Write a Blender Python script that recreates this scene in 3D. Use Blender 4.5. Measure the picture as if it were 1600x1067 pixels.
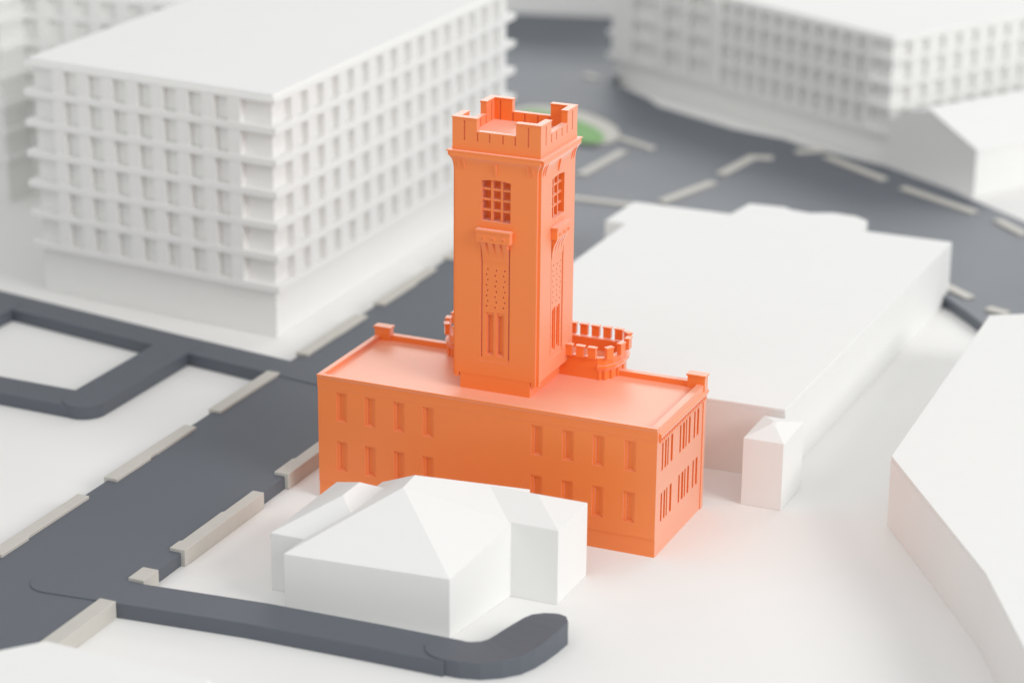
import bpy, bmesh, math, random
from mathutils import Vector, Matrix
random.seed(4)
for o in list(bpy.data.objects):
    bpy.data.objects.remove(o)
SC = bpy.context.scene
COL = SC.collection

# ------------------------------------------------------------------ camera
def camera():
    cd = bpy.data.cameras.new("camera"); co = bpy.data.objects.new("camera", cd)
    COL.objects.link(co)
    yaw, pitch, roll, f = -0.404276, 0.338548, 0.009695, 3940.2
    cy, sy, cp, sp = math.cos(yaw), math.sin(yaw), math.cos(pitch), math.sin(pitch)
    fwd = Vector((sy*cp, cy*cp, -sp)); right = Vector((cy, -sy, 0)); up = right.cross(fwd)
    r = right*math.cos(roll) + up*math.sin(roll); u = -right*math.sin(roll) + up*math.cos(roll)
    M = Matrix((r, u, -fwd)).transposed().to_4x4()
    M.translation = Vector((5.59489, -15.71695, 7.50874))
    co.matrix_world = M
    cd.sensor_width = 36; cd.lens = f/1600*36
    cd.clip_start = 0.1; cd.clip_end = 400
    cd.dof.use_dof = True; cd.dof.focus_distance = 18.35; cd.dof.aperture_fstop = 0.44
    SC.camera = co
camera()

# ------------------------------------------------------------------ light: a bright, soft studio
W = bpy.data.worlds.new("World"); SC.world = W; W.use_nodes = True
bg = W.node_tree.nodes["Background"]
bg.inputs[0].default_value = (0.985, 0.995, 1.0, 1); bg.inputs[1].default_value = 0.54

def softbox(name, loc, target, size, size_y, power, col=(1, 0.995, 0.985)):
    ld = bpy.data.lights.new(name, 'AREA'); ld.shape = 'RECTANGLE'; ld.size = size; ld.size_y = size_y
    ld.energy = power; ld.color = col
    lo = bpy.data.objects.new(name, ld); COL.objects.link(lo)
    lo.location = loc
    lo.rotation_euler = (Vector(target)-Vector(loc)).to_track_quat('-Z', 'Y').to_euler()
    return lo
softbox("overhead_softbox", (0, -4, 30), (-1, 3, 0), 34, 34, 1300)
softbox("front_softbox", (-4, -30, 24), (-1, 4, 0), 26, 16, 1500)
softbox("side_softbox", (52, -10, 30), (-3, 5, 0), 30, 22, 18600)
softbox("rear_softbox", (-3.5, 40, 15.5), (-1.0, 4, 0), 44, 9, 5200)

SC.view_settings.view_transform = 'Standard'; SC.view_settings.look = 'None'
SC.view_settings.exposure = 0; SC.view_settings.gamma = 1

# ------------------------------------------------------------------ materials
def mat(name, col, rough=0.5, var=0.03, scale=6.0, bump=0.02, bscale=90.0, spec=0.5, sheen=0.0):
    m = bpy.data.materials.new(name); m.use_nodes = True
    nt = m.node_tree; b = nt.nodes["Principled BSDF"]
    tc = nt.nodes.new("ShaderNodeTexCoord")
    n1 = nt.nodes.new("ShaderNodeTexNoise"); n1.inputs["Scale"].default_value = scale
    n1.inputs["Detail"].default_value = 4
    nt.links.new(tc.outputs["Object"], n1.inputs["Vector"])
    mx = nt.nodes.new("ShaderNodeMixRGB")
    mx.inputs[1].default_value = tuple(c*(1-var) for c in col)+(1,)
    mx.inputs[2].default_value = tuple(min(1, c*(1+var)) for c in col)+(1,)
    nt.links.new(n1.outputs["Fac"], mx.inputs[0]); nt.links.new(mx.outputs[0], b.inputs["Base Color"])
    mr = nt.nodes.new("ShaderNodeMapRange")
    mr.inputs[3].default_value = rough-0.05; mr.inputs[4].default_value = rough+0.05
    nt.links.new(n1.outputs["Fac"], mr.inputs[0]); nt.links.new(mr.outputs[0], b.inputs["Roughness"])
    b.inputs["Specular IOR Level"].default_value = spec
    b.inputs["Sheen Weight"].default_value = sheen; b.inputs["Sheen Roughness"].default_value = 0.46
    if bump:
        n2 = nt.nodes.new("ShaderNodeTexNoise"); n2.inputs["Scale"].default_value = bscale
        n2.inputs["Detail"].default_value = 2
        nt.links.new(tc.outputs["Object"], n2.inputs["Vector"])
        bp = nt.nodes.new("ShaderNodeBump"); bp.inputs["Strength"].default_value = bump
        bp.inputs["Distance"].default_value = 0.01
        nt.links.new(n2.outputs["Fac"], bp.inputs["Height"]); nt.links.new(bp.outputs[0], b.inputs["Normal"])
    return m
WHITE = mat("white_print", (0.86, 0.86, 0.845), 0.8, 0.012, spec=0.2)
GROUND = mat("white_base", (0.86, 0.855, 0.84), 0.8, 0.015, 1.5, spec=0.2)
ORANGE = mat("orange_print", (0.93, 0.205, 0.006), 0.48, 0.02, 5, spec=0.6, sheen=1.0)
ORANGE.node_tree.nodes["Principled BSDF"].inputs["Coat Weight"].default_value = 0.8
ORANGE.node_tree.nodes["Principled BSDF"].inputs["Coat Roughness"].default_value = 0.45
ROAD = mat("slate_road", (0.115, 0.129, 0.152), 0.47, 0.06, 1.3, spec=0.36)
KERB = mat("pale_kerb", (0.57, 0.55, 0.505), 0.6, 0.05, 9)
LAWN = mat("green_lawn", (0.22, 0.44, 0.16), 0.7, 0.1, 12)

# ------------------------------------------------------------------ mesh helpers
class MB:
    def __init__(s): s.bm = bmesh.new()
    def poly(s, pts): s.bm.faces.new([s.bm.verts.new(p) for p in pts])
    def box(s, x0, x1, y0, y1, z0, z1, M=None):
        s.prism([(x0, y0), (x1, y0), (x1, y1), (x0, y1)], z0, z1, M); return s
    def prism(s, pl, z0, z1, M=None):
        a = sum(pl[i][0]*pl[(i+1) % len(pl)][1]-pl[(i+1) % len(pl)][0]*pl[i][1] for i in range(len(pl)))
        if a < 0: pl = pl[::-1]
        def p(x, y, z):
            v = Vector((x, y, z)); return M @ v if M else v
        b = [s.bm.verts.new(p(x, y, z0)) for x, y in pl]; t = [s.bm.verts.new(p(x, y, z1)) for x, y in pl]
        n = len(pl)
        s.bm.faces.new(t); s.bm.faces.new(b[::-1])
        for i in range(n):
            j = (i+1) % n; s.bm.faces.new((b[i], b[j], t[j], t[i]))
        return s
    def loft(s, rings, cap=True):
        """closed rings of equal length, bottom to top, counter-clockwise"""
        vs = [[s.bm.verts.new(p) for p in r] for r in rings]; n = len(vs[0])
        for a, b in zip(vs, vs[1:]):
            for i in range(n):
                j = (i+1) % n; s.bm.faces.new((a[i], a[j], b[j], b[i]))
        if cap: s.bm.faces.new(vs[-1]); s.bm.faces.new(vs[0][::-1])
        return s
    def relief(s, us, zs, fn, fr):
        """wall cells: fn(u, z) -> (back, front) depth or None; fr maps (u, z, d) to a point"""
        us = sorted(set(round(u, 5) for u in us)); zs = sorted(set(round(z, 5) for z in zs))
        nu, nz = len(us)-1, len(zs)-1
        g = [[fn((us[i]+us[i+1])/2, (zs[k]+zs[k+1])/2) for k in range(nz)] for i in range(nu)]
        cache = {}
        def V(u, z, d):
            k = (round(u, 5), round(z, 5), round(d, 5))
            if k not in cache: cache[k] = s.bm.verts.new(fr(u, z, d))
            return cache[k]
        def F(*q):
            try: s.bm.faces.new([V(*p) for p in q])
            except ValueError: pass
        def diff(a, b):
            if a is None: return []
            if b is None: return [a]
            out = []
            if b[0] > a[0]: out.append((a[0], min(a[1], b[0])))
            if b[1] < a[1]: out.append((max(a[0], b[1]), a[1]))
            return [q for q in out if q[1]-q[0] > 1e-6]
        for i in range(nu):
            for k in range(nz):
                c = g[i][k]
                if c is None: continue
                u0, u1, z0, z1 = us[i], us[i+1], zs[k], zs[k+1]
                F((u0, z0, c[1]), (u1, z0, c[1]), (u1, z1, c[1]), (u0, z1, c[1]))
                F((u0, z1, c[0]), (u1, z1, c[0]), (u1, z0, c[0]), (u0, z0, c[0]))
                for di, dk in ((1, 0), (-1, 0), (0, 1), (0, -1)):
                    ii, kk = i+di, k+dk
                    nb = g[ii][kk] if 0 <= ii < nu and 0 <= kk < nz else None
                    for b, f in diff(c, nb):
                        if di == 1: F((u1, z0, f), (u1, z0, b), (u1, z1, b), (u1, z1, f))
                        if di == -1: F((u0, z0, b), (u0, z0, f), (u0, z1, f), (u0, z1, b))
                        if dk == 1: F((u0, z1, f), (u1, z1, f), (u1, z1, b), (u0, z1, b))
                        if dk == -1: F((u0, z0, b), (u1, z0, b), (u1, z0, f), (u0, z0, f))
        return s
    def mesh(s, name, m, base=(0, 0, 0), bevel=0.0, seg=2, merge=False):
        bm = s.bm
        if merge: bmesh.ops.remove_doubles(bm, verts=bm.verts, dist=1e-5)
        bm.normal_update()
        if bevel:
            ed = [e for e in bm.edges if len(e.link_faces) == 2 and e.calc_face_angle(0) > 0.35]
            bmesh.ops.bevel(bm, geom=ed, offset=bevel, segments=seg, profile=0.5, affect='EDGES', clamp_overlap=True)
        bmesh.ops.translate(bm, verts=bm.verts, vec=-Vector(base))
        me = bpy.data.meshes.new(name); bm.to_mesh(me); bm.free(); me.materials.append(m)
        return me

def wpos(o):
    v = Vector(o.location)
    while o.parent: o = o.parent; v += Vector(o.location)
    return v
def put(name, me, parent=None, loc=(0, 0, 0), rz=0.0):
    o = bpy.data.objects.new(name, me); COL.objects.link(o)
    if parent: o.parent = parent
    o.location = loc; o.rotation_euler = (0, 0, rz)
    return o
def part(name, mb, m, parent, bevel=0.0, **k):
    """a part whose shape is given in world coordinates"""
    return put(name, mb.mesh(name, m, wpos(parent), bevel, **k), parent)
def thing(name, loc, label, cat, group=None):
    o = bpy.data.objects.new(name, None); COL.objects.link(o); o.location = loc
    o.empty_display_size = 0.1
    o["label"] = label; o["category"] = cat
    if group: o["group"] = group
    return o
def struct(name, mb, m, bevel=0.0, base=(0, 0, 0)):
    o = put(name, mb.mesh(name, m, base, bevel), None, base); o["kind"] = "structure"; return o
def inset(pl, d):
    """offset a counter-clockwise polygon inwards by d"""
    n = len(pl); out = []
    for i in range(n):
        p, c, q = Vector(pl[i-1]), Vector(pl[i]), Vector(pl[(i+1) % n])
        a = (c-p).normalized(); b = (q-c).normalized()
        na = Vector((-a.y, a.x)); nb = Vector((-b.y, b.x))
        h = (na+nb); h = h/ max(0.3, h.dot(na)) if h.length > 1e-6 else na
        out.append(tuple(c+h*d))
    return out
def ribbon(pts, hw, cap0=False, cap1=False):
    n = len(pts); L = []; Rr = []
    P = [Vector(p) for p in pts]
    for i in range(n):
        a = (P[i]-P[i-1]).normalized() if i else (P[1]-P[0]).normalized()
        b = (P[i+1]-P[i]).normalized() if i < n-1 else a
        t = (a+b).normalized(); nn = Vector((-t.y, t.x)); k = hw/max(0.5, t.dot(a))
        L.append(P[i]+nn*k); Rr.append(P[i]-nn*k)
    out = list(Rr)
    def arc(c, t):
        nn = Vector((-t.y, t.x))
        return [c + (-nn*math.cos(a)+t*math.sin(a))*hw for a in [math.pi*j/10 for j in range(1, 10)]]
    if cap1: out += arc(P[-1], (P[-1]-P[-2]).normalized())
    out += L[::-1]
    if cap0: out += arc(P[0], (P[0]-P[1]).normalized())
    return [tuple(v) for v in out]
def smooth(pts, it=2):
    for _ in range(it):
        q = [pts[0]]
        for a, b in zip(pts, pts[1:]):
            q += [(a[0]*.75+b[0]*.25, a[1]*.75+b[1]*.25), (a[0]*.25+b[0]*.75, a[1]*.25+b[1]*.75)]
        pts = q+[pts[-1]]
    return pts

# ------------------------------------------------------------------ the setting: base plate and roads
struct("ground", MB().box(-45, 45, -40, 50, -0.5, 0), GROUND)
ZR = 0.105
road = struct("road", MB().prism([(-4.215, -6), (-3.025, -6), (-3.025, 6.3), (-4.215, 6.3)], 0.0, ZR), ROAD, 0.004)
def kerb(parent, pl, z0=0.001, z1=ZR+0.024):
    return part("kerb", MB().prism(pl, z0, z1), KERB, parent, 0.005)
def strip(y0, y1, xo, xi, notch):
    """kerb strip along the main road with a ragged inner edge; xo outer, xi inner"""
    d = 0.028 if xi > xo else -0.028
    pl = [(xo, y0), (xi+d*0.6, y0)]
    for (a, k) in notch:
        pl += [(pl[-1][0], y0+(y1-y0)*a-0.01), (xi+d*k, y0+(y1-y0)*a+0.01)]
    pl += [(pl[-1][0], y1), (xo, y1)]
    return pl
for y0, y1, nt in ((-2.13, -.96, [(.30, 0)]), (-.60, .61, [(.42, 0), (.5, .3)]), (.99, 2.0, []), (2.51, 3.66, [(.5, .9)]),
                   (4.02, 5.2, [(.6, 0)]), (5.54, 6.6, [])):
    kerb(road, strip(y0, y1, -4.245, -4.145, nt))
for y0, y1, nt in ((-3.25, -2.45, []), (-2.09, -1.89, []), (-1.53, -.36, [(.12, 0), (.62, -.5)]), (.03, 1.25, [(.25, 0)])):
    kerb(road, strip(y0, y1, -2.99, -3.10, nt))

def road_piece(poly, z=ZR): return struct("road", MB().prism(poly, 0.0, z), ROAD, 0.004)
road_piece(ribbon([(-9.6, 3.06), (-7.43, 2.71), (-5.455, 2.36), (-4.25, 2.17), (-3.72, 2.08)], .172, cap1=True), ZR+.007)
road_piece(smooth(ribbon([(-5.29, 2.36), (-5.30, .80)], .19, cap1=True), 1), ZR+.011)
road_piece(ribbon([(-9.0, .88), (-5.36, .79)], .17, cap1=True), ZR+.002)
road_piece(ribbon([(-7.33, 2.66), (-7.36, .9)], .185), ZR+.013)
road_piece(ribbon([(-3.56, -2.33), (-3.04, -2.28), (-2.05, -2.19), (-1.2, -2.165), (-.60, -2.16)], .17, cap0=True), ZR+.007)
tip = MB(); secs = []
for (ax, ay), (bx, by) in (((-.80, -2.15), (-.80, -2.18)), ((-.765, -2.085), (-.765, -2.245)), ((-.71, -2.04), (-.71, -2.29)), ((-.64, -2.022), (-.64, -2.31)),
        ((-.55, -2.005), (-.50, -2.305)), ((-.49, -1.97), (-.36, -2.27)), ((-.455, -1.93), (-.24, -2.19)), ((-.43, -1.865), (-.15, -2.09)),
        ((-.405, -1.79), (-.10, -1.97)), ((-.375, -1.71), (-.073, -1.85)), ((-.337, -1.61), (-.05, -1.69)), ((-.30, -1.545), (-.038, -1.55)),
        ((-.23, -1.49), (-.08, -1.482)), ((-.175, -1.472), (-.135, -1.466))):
    zt = ZR+.016+.05*min(1, max(0, ((ay+by)/2+2.10)/.5))
    secs.append([(bx, by, 0), (ax, ay, 0), (ax, ay, zt), (bx, by, zt)])
tip.loft(secs); bmesh.ops.recalc_face_normals(tip.bm, faces=tip.bm.faces)
struct("road", tip, ROAD, 0.004)

# plaza with its pale kerb pieces
plaza = struct("plaza", MB().prism([(-4.215, 6.304), (-3.025, 6.304), (-2.85, 7.1), (-2.6, 7.3), (-.2, 7.25), (.33, 6.62), (.58, 6.38),
    (.80, 6.12), (1.05, 5.79), (2.0, 5.25), (5, 4.2), (9, 3.2), (9, 5.2), (5, 6.4), (2.6, 7.6), (1.5, 8.45), (.63, 9.26), (-.39, 10.11), (-1.24, 10.72),
    (-2.38, 11.2), (-2.6, 11.36), (-3.28, 11.55), (-4.46, 12.2), (-4.7, 12.5), (-5.4, 13.1), (-5.6, 14.2), (-5.2, 18), (-12.5, 18), (-9.6, 14), (-6.2, 10.6), (-4.7, 9.0)],
    0.0, ZR), ROAD, 0.004)
for pts in ([(-4.15, 8.9), (-4.08, 10.02)], [(-4.34, 10.55), (-3.82, 10.27)], [(-3.9, 8.03), (-3.2, 8.04)], [(-2.99, 8.3), (-2.74, 9.23)],
            [(-2.77, 9.58), (-2.68, 10.40), (-2.46, 10.47)], [(-5.84, 13.25), (-5.61, 13.14)], [(-2.31, 10.83), (-2.05, 11.03)],
            [(-1.93, 10.76), (-1.1, 10.14)], [(-.83, 9.9), (.1, 9.3)], [(.40, 6.80), (.73, 6.51)], [(.95, 6.27), (1.15, 6.2)],
            [(.38, 9.12), (.74, 8.75)], [(1.0, 8.5), (1.5, 8.1)]):
    kerb(plaza, ribbon(pts, .055), ZR-.02, ZR+.022)

def oval(cx, cy, a, b, rot, n=40):
    c, s = math.cos(rot), math.sin(rot)
    return [(cx+a*math.cos(t)*c-b*math.sin(t)*s, cy+a*math.cos(t)*s+b*math.sin(t)*c) for t in [2*math.pi*i/n for i in range(n)]]
isl = thing("roundabout", (-5.1, 10.75, ZR), "green oval roundabout ringed by a pale kerb behind the orange tower", "roundabout")
ro = oval(-5.12, 10.80, .92, .52, math.radians(-38)); ri = inset(ro, .10)
part("kerb_ring", MB().loft([[(*p, ZR+.001) for p in ro], [(*p, ZR+.03) for p in ro], [(*p, ZR+.04) for p in inset(ro, .02)]]), KERB, isl)
lo_ = oval(-5.10, 10.66, .84, .33, math.radians(-38))
part("lawn", MB().loft([[(*p, ZR+.0405) for p in lo_], [(*p, ZR+.055) for p in inset(lo_, .04)], [(*p, ZR+.062) for p in inset(lo_, .12)]]), LAWN, isl)

# ------------------------------------------------------------------ white grid-fronted office blocks
def office(root, P, faces, zroof, ledges, zslab=0.05, ov=0.080, wpier=.130, lt=.064, dp=.074):
    """P: ccw core footprint; faces: {edge index: pier positions along the edge}"""
    b = wpos(root)
    part("wall", MB().prism(P, 0.0, zroof-zslab), WHITE, root, 0.004)
    part("roof", MB().prism(inset(P, -ov*.9), zroof-zslab, zroof-.012).prism(inset(P, -ov*.45), zroof-.012, zroof+.025), WHITE, root, 0.004)
    for z in ledges:
        part("ledge", MB().prism(inset(P, -ov), z-lt/2, z+lt/2), WHITE, root, 0.005)
    for e, us in faces.items():
        A = Vector(P[e]); B = Vector(P[(e+1) % len(P)]); L = (B-A).length
        d = (B-A)/L; nrm = Vector((d.y, -d.x)); ang = math.atan2(d.y, d.x)
        us = [u for u in us if wpier/2 < u < L-wpier/2]
        zz = sorted(ledges)+[zroof-zslab+lt/2]
        for k in range(len(zz)-1):
            z0, z1 = zz[k]+lt/2, zz[k+1]-lt/2
            pm = MB().box(-wpier/2, wpier/2, -dp, .003, 0, z1-z0).mesh("pier", WHITE)
            wm = None
            for i, u in enumerate(us):
                p = A+d*u
                put("pier", pm, root, Vector((p.x, p.y, z0))-b, ang)
            for u0, u1 in zip(us, us[1:]):
                w = (u1-u0)-wpier-.004
                if w < .03: continue
                if wm is None: wm = MB().box(-w/2, w/2, -.012, .003, .002, z1-z0-.002).mesh("window", WHITE)
                p = A+d*((u0+u1)/2); put("window", wm, root, Vector((p.x, p.y, z0))-b, ang)

LZ = [.480, .770, 1.060, 1.350, 1.640, 1.928]
P1 = [(-4.745, 3.09), (-4.76, 8.25), (-7.37, 8.6), (-7.37, 3.37)]
t = thing("office_block", (-6, 5.6, 0), "tall white block with deep square window grid behind the cross road", "office block")
Lf = math.hypot(-4.745+7.37, 3.09-3.37)
office(t, P1, {3: [.33+.279*i for i in range(8)], 0: [.29+.305*i for i in range(16)]}, 2.225, LZ)
P2 = [(-9.35, 5.70), (-9.35, 6.15), (-7.62, 6.35), (-7.62, 9), (-13, 9), (-13.2, 6.2)]
t = thing("office_block", (-11, 7, 0), "white block cropped by the left edge, behind the tall grid block", "office block")
office(t, P2, {5: [.3+.3*i for i in range(14)], 1: [.25+.3*i for i in range(6)]}, 2.17, LZ, ov=.06, dp=.0585)

# far office on the right, long and angled
C = Vector((-1.337, 11.139)); dl = Vector((-4.218, 2.317)).normalized(); dr = Vector((-dl.y*-1, dl.x*-1)); dr = Vector((dl.y, -dl.x))
t = thing("office_block", (0, 14, 0), "long white block with window rows on the far side of the plaza", "office block")
iw = .06
c0 = C+dl*iw+dr*iw
P4 = [tuple(c0), tuple(c0+dr*6.5), tuple(c0+dr*6.5+dl*4.75), tuple(c0+dl*4.75)]
LZ4 = [.35, .645, .905, 1.19]
office(t, P4, {3: [1.98+.225*i for i in range(12)], 0: [.28+.27*i for i in range(20)]}, 1.43, LZ4, lt=.06, wpier=.10)
pil = MB()
for s, w in ((.05, .35), (.9, .1), (1.35, .1), (1.86, .14)):
    a = c0+dl*(4.75-s); q = a-dl*w; o = -dr*.11
    pil.prism([tuple(a), tuple(q), tuple(q+o), tuple(a+o)], 0.36 if w < .3 else .33, 1.40)
part("pilaster", pil, WHITE, t, .006)
# behind everything: plain pale hall
t = thing("hall", (-8.2, 17.3, 0), "plain pale hall closing the plaza at the top of the view", "hall")
HP = [(-12.6, 15.3), (-6.62, 16.68), (-6.9, 19), (-13, 17.6)]
part("wall", MB().prism(HP, 0, 1.3), WHITE, t, .006)
part("roof", MB().prism(inset(HP, -.04), 1.3, 1.36), WHITE, t, .006)

# ------------------------------------------------------------------ plain white massing blocks
def hip(x0, x1, y0, y1, z, rise, ends="both"):
    """hip roof on a rectangle; ridge along the longer side"""
    m = MB(); c = [(x0, y0, z), (x1, y0, z), (x1, y1, z), (x0, y1, z)]
    if x1-x0 >= y1-y0:
        h = (y1-y0)/2; ym = y0+h
        a = (x0+h if ends in ("both", "left") else x0, ym, z+rise); b = (x1-h if ends in ("both", "right") else x1, ym, z+rise)
        m.poly([c[0], c[1], b, a]); m.poly([c[1], c[2], b]); m.poly([c[2], c[3], a, b]); m.poly([c[3], c[0], a])
    else:
        h = (x1-x0)/2; xm = x0+h; a = (xm, y0+h, z+rise); b = (xm, y1-h, z+rise)
        m.poly([c[0], c[1], a]); m.poly([c[1], c[2], b, a]); m.poly([c[2], c[3], b]); m.poly([c[3], c[0], a, b])
    m.poly(c[::-1]); return m
t = thing("hipped_house", (-1.3, -1.1, 0), "white hipped house in front of the orange building, beside the road loop", "house")
HA = [(-2.0, -1.885, .430), (-.793, -1.80, .435), (-.685, -1.0, .553), (-.74, -.56, .62), (-1.95, -.46, .430)]
R1, R2 = (-1.40, -1.25, .785), (-1.40, -1.06, .805)
part("wall", MB().loft([[(x, y, 0) for x, y, z in HA], HA]), WHITE, t, .004)
rf = MB()
up = lambda p: (p[0], p[1], p[2]+.001)
A_, B_, E_, C_, D_ = [up(p) for p in HA]
for tri in ((A_, B_, R1), (B_, E_, R1), (E_, R2, R1), (E_, C_, R2), (C_, D_, R2), (D_, A_, R1), (D_, R1, R2), (E_, B_, A_), (C_, E_, A_), (D_, C_, A_)): rf.poly(tri)
part("roof", rf, WHITE, t, .0, merge=True)
part("side_wing", MB().box(-2.25, -1.9, -1.61, -.60, 0, .433), WHITE, t, .004)
part("side_roof", hip(-2.25, -1.5, -1.61, -.60, .433, .205, "left"), WHITE, t, .004, merge=True)
part("rear_wing", MB().box(-.80, -.333, -1.018, -.48, 0, .560), WHITE, t, .004)
part("rear_roof", hip(-.98, -.333, -1.018, -.48, .560, .122, "right"), WHITE, t, .004, merge=True)

t = thing("flat_hall", (-1, 4.2, 0), "broad flat-roofed white hall right behind the orange building", "hall")
MP = [(-2.5, 1.74), (.40, 1.795), (.49, 6.66), (-.37, 6.66), (-.42, 7.0), (-.56, 7.1), (-.80, 7.12), (-1.0, 7.02), (-1.2, 7.05), (-1.28, 7.11),
      (-1.64, 7.08), (-1.69, 6.66), (-2.69, 6.66), (-2.71, 5.93), (-2.5, 5.93)]
part("wall", MB().prism(MP, 0, .55), WHITE, t, .003)
part("roof", MB().prism(inset(MP, .001), .55, .586), WHITE, t, .005)
t = thing("small_pavilion", (.41, 1.45, 0), "small white pavilion with a pyramid roof against the flat hall corner", "pavilion")
part("wall", MB().box(.253, .573, 1.21, 1.72, 0, .54), WHITE, t, .004)
part("roof", MB().loft([[(.253, 1.21, .54), (.573, 1.21, .54), (.573, 1.72, .54), (.253, 1.72, .54)],
                        [(.40, 1.42, .598), (.43, 1.42, .598), (.43, 1.50, .598), (.40, 1.50, .598)]]), WHITE, t, .003)
t = thing("angular_hall", (3, 1.5, 0), "large flat-topped white hall with a sharp corner, cropped by the right edge", "hall")
RP = [(1.37, 1.30), (2.49, -.46), (2.97, -1.46), (3.6, -3.2), (6, -3.4), (6, 5.4), (1.54, 4.97), (1.28, 4.81)]
part("wall", MB().prism(RP, 0, .52), WHITE, t, .003)
part("roof", MB().prism(inset(RP, .001), .52, .55), WHITE, t, .006)
t = thing("gabled_house", (-.6, 10.7, 0), "white gabled house in front of the long far block", "house")
g0, g1 = Vector((-1.30, 10.96)), Vector((-.13, 10.25)); gd = (g1-g0).normalized(); gn = Vector((-gd.y, gd.x)); gm = (g0+g1)/2
gw = MB(); Lh = (g1-g0).length
prof = [(0, 0), (Lh, 0), (Lh, .51), (Lh*.45, .80), (Lh*.24, .745), (Lh*.05, .60), (0, .60)]
def gp(u, z, d): p = g0+gd*u+gn*d; return (p.x, p.y, z)
gw.loft([[gp(u, z, d) for u, z in prof[::-1]] for d in (2.6, 0)])
part("wall", gw, WHITE, t, .004)
gr = MB(); e = .025
top = [(Lh+.02, .50), (Lh*.45, .805), (Lh*.45, .835), (Lh+.02, .53)]
gr.loft([[gp(u, z, d) for u, z in top[::1]] for d in (2.62, -.015)])
part("roof", gr, WHITE, t, .003)
t = thing("foreground_house", (-2.9, -4.3, 0), "blurred white roof corner at the bottom left edge, over the road", "house")
FP = [(-2.71, -3.70), (-3.6, -4.78), (-3.0, -5.6), (-1.2, -5.3), (-1.5, -3.74)]
FP = FP[::1]
part("wall", MB().prism(FP, 0, .40), WHITE, t, .004)
part("roof", MB().loft([[(*p, .40) for p in FP], [(*p, .45) for p in inset(FP, .0)]]), WHITE, t, .012)

# ------------------------------------------------------------------ the orange hall with its tower
HB = thing("castle_hall", (-1.355, .52, 0), "bright orange two-storey hall with a crenellated tower rising from its roof", "castle hall")
def frame(ox, oy, ang):
    c, s = math.cos(ang), math.sin(ang)         # u runs along (c, s), d outwards along (s, -c)
    return lambda u, z, d: (ox+u*c+d*s, oy+u*s-d*c, z)
X0, X1, Y0, Y1 = -2.71, 0.0, 0.0, 1.04
ZW = .90
front = frame(0, 0, 0); right = frame(0, 0, math.pi/2); left = frame(X0, Y1, -math.pi/2); back = frame(X1, Y1, math.pi)
FW = [-2.512, -2.275, -2.035, -1.796, -.925, -.683, -.446, -.203]
fh = [(x-.044, x+.044, z0, z1) for x in FW for z0, z1 in ((.645, .876), (.247, .484))]
def holes_fn(holes, solid, base=None):
    def fn(u, z):
        for a, b, c, d in holes:
            if a < u < b and c < z < d: return None
        if base and z < base[0]: return base[1]
        return solid
    return fn
def cuts(holes): return [v for h in holes for v in h[:2]], [v for h in holes for v in h[2:]]
hu, hz = cuts(fh)
part("wall", MB().relief([X0, X1]+hu, [0, .14, ZW]+hz, holes_fn(fh, (-.07, 0), (.14, (-.07, -.006))), front), ORANGE, HB)
rs = [(.107, .137), (.170, .203), (.224, .248), (.296, .338), (.483, .515), (.550, .592), (.614, .640), (.678, .716), (.793, .825), (.862, .905)]
rh = [(a, b, z0, z1) for a, b in rs for z0, z1 in ((.637, .855), (.240, .464))]
hu, hz = cuts(rh)
part("wall", MB().relief([.07, Y1]+hu, [0, ZW]+hz, holes_fn(rh, (-.07, 0)), right), ORANGE, HB)
part("wall", MB().relief([0, Y1-.07], [0, ZW], lambda u, z: (-.07, 0), left), ORANGE, HB)
part("wall", MB().relief([.07, X1-X0-.07], [0, ZW], lambda u, z: (-.07, 0), back), ORANGE, HB)
# front windows: stepped frame, deep slot with a pane
hw = .0438
def win_frame(h):
    sl = [(-.0225, .0225, .012, h-.014)]
    hu, hz = cuts(sl)
    return MB().relief([-hw, hw]+hu, [.0005, h-.0005]+hz, holes_fn(sl, (-.062, -.010)), lambda u, z, d: (u, -d, z))
bpos = wpos(HB)
for z0, z1 in ((.645, .876), (.247, .484)):
    h = z1-z0
    fm = win_frame(h).mesh("window", ORANGE)
    pm = MB().box(-.0225, .0225, .024, .060, .012, h-.014).mesh("pane", ORANGE)
    for x in FW:
        w = put("window", fm, HB, Vector((x, 0, z0))-bpos); put("pane", pm, w)
for a, b, z0, z1 in rh:
    w = b-a; h = z1-z0
    m = MB()
    # recessed light with a small arched head
    m.box(-w/2+.0005, w/2-.0005, .045, .065, .0005, h-.0005)
    hd = [(-w/2+.0005, h-.0005), (-w/2+.0005, h-w*.5), (-w*.28, h-w*.18), (0, h-w*.05), (w*.28, h-w*.18), (w/2-.0005, h-w*.5), (w/2-.0005, h-.0005)]
    fr = [(u, -.0 + .002, z) for u, z in hd]; bk = [(u, .045, z) for u, z in hd]
    m.loft([bk[::-1], fr[::-1]])
    put("window", m.mesh("window", ORANGE), HB, Vector((0, (a+b)/2, z0))-bpos, math.pi/2)
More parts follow.
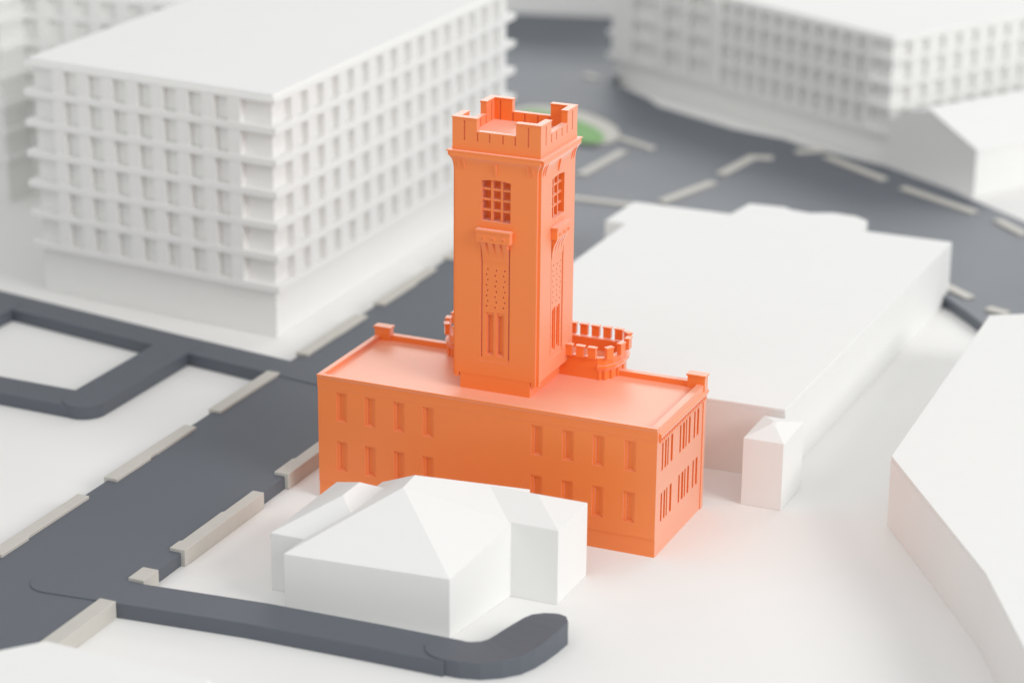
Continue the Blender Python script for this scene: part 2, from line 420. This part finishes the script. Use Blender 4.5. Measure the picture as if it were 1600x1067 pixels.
# rear pilaster on the gable end, cornice, parapets, roof
part("pilaster", MB().box(0, .007, .985, 1.038, 0, .895), ORANGE, HB, .002)
part("roof", MB().box(X0+.03, X1-.03, Y0+.03, Y1-.03, ZW, .965), ORANGE, HB)
def profile_run(pts, a, b, along):
    """extrude a (outward, z) profile from a to b; along = frame function"""
    m = MB(); m.loft([[along(a, z, d) for d, z in pts], [along(b, z, d) for d, z in pts]]); bmesh.ops.recalc_face_normals(m.bm, faces=m.bm.faces); return m
part("parapet", profile_run([(0, ZW), (.002, .972), (.011, .986), (.011, 1.0), (-.026, 1.0), (-.026, .95), (-.026, ZW)], X0-.004, X1+.003, front), ORANGE, HB, .002)
part("parapet", profile_run([(0, ZW), (.018, .915), (.024, .935), (.018, .948), (.004, .955), (.004, 1.0), (-.05, 1.0), (-.05, ZW)], .0265, Y1+.012, right), ORANGE, HB, .002)
part("parapet", profile_run([(0, ZW), (.004, .955), (.004, 1.0), (-.04, 1.0), (-.04, ZW)], -.002, Y1-.027, left), ORANGE, HB, .002)
part("parapet", profile_run([(0, ZW), (.012, .94), (.012, 1.008), (-.045, 1.008), (-.045, ZW)], .051, X1-X0-.041, back), ORANGE, HB, .002)
dm = MB().box(0, .016, -.0085, .0085, 0, .022).mesh("dentil", ORANGE, (0, 0, 0), .0015, seg=1)
for i in range(29):
    put("dentil", dm, HB, Vector((0.0005, .05+i*.0345, .880))-bpos)
for xa, xb in ((X0-.006, X0+.125), (X1-.125, X1+.012)):
    part("corner_pier", MB().box(xa, xb, .975, 1.046, .90, 1.060).box(xa-.008, xb+.008, .967, 1.054, 1.060, 1.075), ORANGE, HB, .002)

# --- tower
TX, TY = -1.383, .617
def tframe(k):
    a = k*math.pi/2; c, s = math.cos(a), math.sin(a)
    return lambda u, z, d: (TX+u*c+d*s, TY+u*s-d*c, z)
HALF, NOT = .344, .022
ZB, ZT = 1.085, 2.635
part("tower_plinth", MB().box(TX-.281, TX+.281, TY-.341, TY+.29, .960, ZB), ORANGE, HB, .002)
WH = (-.115, .115, 2.275, 2.588); PH = (-.118, .118, 1.20, 2.105)
shaft = MB()
hl = [WH, PH]; hu, hz = cuts(hl)
U = HALF-NOT
for k in range(4):
    fr = tframe(k)
    shaft.relief([-U, U]+hu, [ZB, ZT]+hz, holes_fn(hl, (HALF-.13, HALF)), fr)
for sx in (-1, 1):
    for sy in (-1, 1):
        xa, xb = sorted((TX+sx*(HALF-.09), TX+sx*(HALF-NOT+.001))); ya, yb = sorted((TY+sy*(HALF-.09), TY+sy*(HALF-NOT+.001)))
        shaft.box(xa, xb, ya, yb, ZB-.033, ZT-.001)
        # feet of the corner strips
        xa, xb = sorted((TX+sx*(U-.03), TX+sx*(U-.0005))); ya, yb = sorted((TY+sy*(U+.001), TY+sy*(HALF-.0015)))
        shaft.box(xa, xb, ya, yb, ZB-.033, ZB-.0005)
        xa, xb = sorted((TX+sx*(U+.001), TX+sx*(HALF-.0015))); ya, yb = sorted((TY+sy*(U-.03), TY+sy*(U-.0005)))
        shaft.box(xa, xb, ya, yb, ZB-.033, ZB-.0005)
part("tower_shaft", shaft, ORANGE, HB)
# per-face details, one mesh each, turned four ways
def loc(u, z, d): return (u, -d, z)
dots = []
for r in range(8):
    for c, u in enumerate((-.066, .002, .069)):
        zc = 1.912-r*.0405-(.004 if c == 1 else 0); uu = u+(.005 if r % 2 == 0 else -.005)
        dots.append((uu-.0055, uu+.0055, zc-.007, zc+.007))
groove = [(-.113, -.103, 1.23, 2.08), (.103, .113, 1.23, 2.08)]
slots = [(-.064, -.022, 1.262, 1.560), (.019, .061, 1.262, 1.560)]
rimz = [(-.074, -.012, 1.250, 1.582), (.009, .071, 1.250, 1.582)]
hu, hz = cuts(dots+groove+slots+rimz)
ins = lambda u, z, hs: any(a < u < b and c < z < d for a, b, c, d in hs)
def panel_fn(u, z):
    if ins(u, z, slots): return (-.085, -.040)
    if ins(u, z, rimz): return (-.085, -.014)
    if ins(u, z, dots): return (-.085, -.017)
    if ins(u, z, groove): return (-.085, -.024)
    return (-.085, -.004)
panel_me = MB().relief([-.1178, .1178]+hu, [1.2003, 2.1047]+hz, panel_fn, loc).mesh("tower_panel", ORANGE)
mull = []
for i in (1, 2): mull.append((-.115+.23*i/3-.006, -.115+.23*i/3+.006, 0, 9))
for i in (1, 2, 3): mull.append((-1, 1, 2.275+.313*i/4-.005, 2.275+.313*i/4+.005))
bars = MB()
for i in (1, 2): bars.box(-.115+.23*i/3-.008, -.115+.23*i/3+.008, .020, .050, 2.2755, 2.5875)
for i in (1, 2, 3):
    zc = 2.275+.313*i/4
    bars.box(-.1145, .1145, .024, .048, zc-.007, zc+.007)
bars_me = bars.mesh("mullion", ORANGE)
wfr = MB().box(-.1148, .1148, .092, .125, 2.2755, 2.5875)
hd = [(-.1148, 2.5875), (-.1148, 2.574), (-.06, 2.583), (0, 2.5865), (.06, 2.583), (.1148, 2.574), (.1148, 2.5875)]
wfr.loft([[(u, .092, z) for u, z in hd][::-1], [(u, .001, z) for u, z in hd][::-1]])
wfr_me = wfr.mesh("tower_window", ORANGE)
bal = MB()
bal.box(-.133, .133, -.052, -.0005, 2.128, 2.205).box(-.139, .139, -.058, -.0005, 2.205, 2.222)
bal_me = bal.mesh("balcony", ORANGE, (0, 0, 0), .003)
st = MB()
pl = [(.019*math.cos(a), .019*math.sin(a)) for a in [math.pi*i/8 for i in range(9)]]+[(-.013, 0), (-.009, .009), (0, .013), (.009, .009), (.013, 0)]
vs = [[(x, y, z) for x, z in [(q[0], q[1]) for q in pl]] for y in (-.052, -.060)]
st.loft([vs[0][::-1], vs[1][::-1]][::1])
bmesh.ops.recalc_face_normals(st.bm, faces=st.bm.faces)
stud_me = st.mesh("stud", ORANGE)
# curved corbel ribs under the balcony
def rib(u0, u1, dep):
    prof = []
    for i in range(9):
        t_ = i/8; prof.append((-(dep*(1-t_)**2.2), 2.1275-.155*t_))
    m = [(u, y, z) for u in (u0, u1) for y, z in prof]
    mb = MB(); a = [(u0, y, z) for y, z in prof]+[(u0, .003, prof[-1][1]), (u0, .003, prof[0][1])]
    b = [(u1, y, z) for y, z in prof]+[(u1, .003, prof[-1][1]), (u1, .003, prof[0][1])]
    mb.loft([a, b]); bmesh.ops.recalc_face_normals(mb.bm, faces=mb.bm.faces); return mb
ribs_me = [rib(u-.0185, u+.0185, .045).mesh("corbel_rib", ORANGE, (0, 0, 0), .002, seg=1) for u in (-.085, -.028, .028, .085)]
back_me = rib(-.100, .100, .018).mesh("corbel", ORANGE)
key = MB().loft([[(-.006, .002, 2.612), (.006, .002, 2.612), (.006, -.006, 2.618), (-.006, -.006, 2.618)],
                 [(-.008, .002, 2.705), (.008, .002, 2.705), (.008, -.024, 2.705), (-.008, -.024, 2.705)]])
bmesh.ops.recalc_face_normals(key.bm, faces=key.bm.faces)
key_me = key.mesh("keystone", ORANGE)
brk = MB().loft([[(-.0055, .004, 2.640), (.0055, .004, 2.640), (.0055, -.003, 2.640), (-.0055, -.003, 2.640)],
                 [(-.0055, .004, 2.690), (.0055, .004, 2.690), (.0055, -.014, 2.690), (-.0055, -.014, 2.690)],
                 [(-.0055, .004, 2.733), (.0055, .004, 2.733), (.0055, -.029, 2.733), (-.0055, -.029, 2.733)]])
bmesh.ops.recalc_face_normals(brk.bm, faces=brk.bm.faces)
brk_me = brk.mesh("bracket", ORANGE)
for k in range(4):
    a = k*math.pi/2; ce = Vector((TX+HALF*math.sin(a), TY-HALF*math.cos(a), 0))-bpos
    put("tower_panel", panel_me, HB, ce, a)
    w = put("tower_window", wfr_me, HB, ce, a); put("mullion", bars_me, w)
    b_ = put("balcony", bal_me, HB, ce, a)
    for u in (-.08, 0, .08): put("stud", stud_me, b_, (u, 0, 2.156))
    cb = put("corbel", back_me, HB, ce, a)
    for rm in ribs_me: put("corbel_rib", rm, cb)
    put("keystone", key_me, HB, ce, a)
    for u in (-.290, -.250, .250, .290):
        put("bracket", brk_me, HB, ce+Vector((u*math.cos(a), u*math.sin(a), 0)), a)
# cove, cornice, crown
def sq(h, z): return [(TX-h, TY-h, z), (TX+h, TY-h, z), (TX+h, TY+h, z), (TX-h, TY+h, z)]
def notched(h, z):
    k = h-NOT; q = [(k, -h), (k, -k), (h, -k)]; out = []
    for i in range(4):
        c, s_ = [(1, 0), (0, 1), (-1, 0), (0, -1)][i]
        out += [(TX+x*c-y*s_, TY+x*s_+y*c, z) for x, y in q]
    return out
part("tower_cove", MB().loft([notched(HALF+d, z) for d, z in ((0, ZT-.002), (.001, 2.655), (.004, 2.680), (.010, 2.703), (.019, 2.722), (.027, 2.734))]), ORANGE, HB)
part("tower_cornice", MB().loft([notched(.372, 2.7345), notched(.376, 2.74), notched(.376, 2.773)]), ORANGE, HB)
part("cornice_lip", MB().loft([sq(.379, 2.7735), sq(.379, 2.780), sq(.374, 2.783)]), ORANGE, HB)
CH, CT = .345, .048
part("tower_deck", MB().box(TX-CH+CT, TX+CH-CT, TY-CH+CT, TY+CH-CT, 2.7825, 2.86), ORANGE, HB)
NH = [(-.153, .153)]
lslit = [(-.255, -.243, 2.860, 3.004), (.243, .255, 2.860, 3.004)]
sslit = [(u-.006, u+.006, 2.860, 2.922) for u in (-.153+.006, -.052, .052, .153-.006)]
sl = lslit+sslit; hu, hz = cuts(sl)
def crown_fn(cap):
    def fn(u, z):
        if abs(u) < .153 and z > 2.932: return None
        if ins(u, z, sl): return (CH-CT+.012, CH-.013)
        return (CH-CT, CH)
    return fn
for k in range(4):
    e = CH if k % 2 == 0 else CH-CT
    part("battlement", MB().relief([-e, e, -.153, .153]+hu, [2.7825, 2.932, 3.016]+hz, crown_fn(0), tframe(k)), ORANGE, HB)
for sx in (-1, 1):
    for sy in (-1, 1):
        q = .005
        L_ = [(CH+q, CH+q), (.153-q, CH+q), (.153-q, CH-CT-q), (CH-CT-q, CH-CT-q), (CH-CT-q, .153-q), (CH+q, .153-q)]
        part("merlon_cap", MB().prism([(TX+sx*x, TY+sy*y) for x, y in L_], 3.0165, 3.027), ORANGE, HB, .002)
# --- crenellated bay behind the tower
RT = [(-.795, .847), (-.742, .872), (-.702, .94), (-.682, 1.04), (-.682, 1.15), (-.705, 1.235), (-.765, 1.28), (-.85, 1.292)]
OUT = RT+[(2*TX-x, y) for x, y in RT[::-1]]
part("bay", MB().prism(OUT, .0, 1.045), ORANGE, HB)
IN = inset(OUT, .036)
ringm = MB(); n = len(OUT)
for a, b, za, zb in ((OUT, OUT, 1.0455, 1.135), (OUT, IN, 1.135, 1.135), (IN, IN, 1.135, 1.0455)):
    for i in range(n):
        j = (i+1) % n; ringm.poly([(*a[i], za), (*a[j], za), (*b[j], zb), (*b[i], zb)])
part("bay_parapet", ringm, ORANGE, HB, 0.0, merge=True)
LG = OUT[0:8]
for sgn in (0, 1):
    pts = LG if sgn == 0 else [(2*TX-x, y) for x, y in LG[::-1]]
    big = inset(OUT, -.024)
    o8 = big[0:8] if sgn == 0 else big[8:16]
    i8 = pts
    m = MB(); pl = [*o8, *i8[::-1]]
    # flared ledge: narrow foot, full lip
    ft = [((a[0]*.35+b[0]*.65), (a[1]*.35+b[1]*.65)) for a, b in zip(o8, i8)]
    m.loft([[(*p, 1.035) for p in [*ft, *i8[::-1]]], [(*p, 1.062) for p in pl], [(*p, 1.080) for p in pl]])
    part("bay_ledge", m, ORANGE, HB, .002)
cm = MB().loft([[(.011*math.cos(t_), .011*math.sin(t_), z) for t_ in [2*math.pi*i/10 for i in range(10)]] for z in (.9655, 1.036)]).mesh("colonnette", ORANGE)
for mx in (0, 1):
    for i, f in ((0, .25), (0, .95), (1, .75), (2, .55), (3, .4)):
        a, b = Vector(RT[i]), Vector(RT[i+1]); p = a.lerp(b, f)+Vector((.004, -.003))
        x = p.x if mx == 0 else 2*TX-p.x
        put("colonnette", cm, HB, Vector((x, p.y, 0))-bpos)
# merlons round the bay
mm = MB().box(-.031, .031, -.0355, -.0005, 0, .078).box(-.036, .036, -.0405, .0045, .078, .090).mesh("merlon", ORANGE, (0, 0, 0), .002, seg=1)
spots = []
for k, u in enumerate((-1.02, -.925, -.83)): spots.append((u, .847, 0.0))
def mid(i, f): 
    a, b = Vector(RT[i]), Vector(RT[i+1]); p = a.lerp(b, f); d = b-a; return (p.x, p.y, math.atan2(d.y, d.x))
spots += [mid(1, .25), mid(2, .75), mid(3, .95), mid(5, .3)]
spots += [(-.80, 1.290, math.pi), (-.895, 1.292, math.pi), (-.99, 1.292, math.pi), (-1.085, 1.292, math.pi), (-1.18, 1.292, math.pi), (-1.275, 1.292, math.pi)]
for x, y, a in spots:
    put("merlon", mm, HB, Vector((x, y, 1.1355))-bpos, a)
    put("merlon", mm, HB, Vector((2*TX-x, y, 1.1355))-bpos, -a)
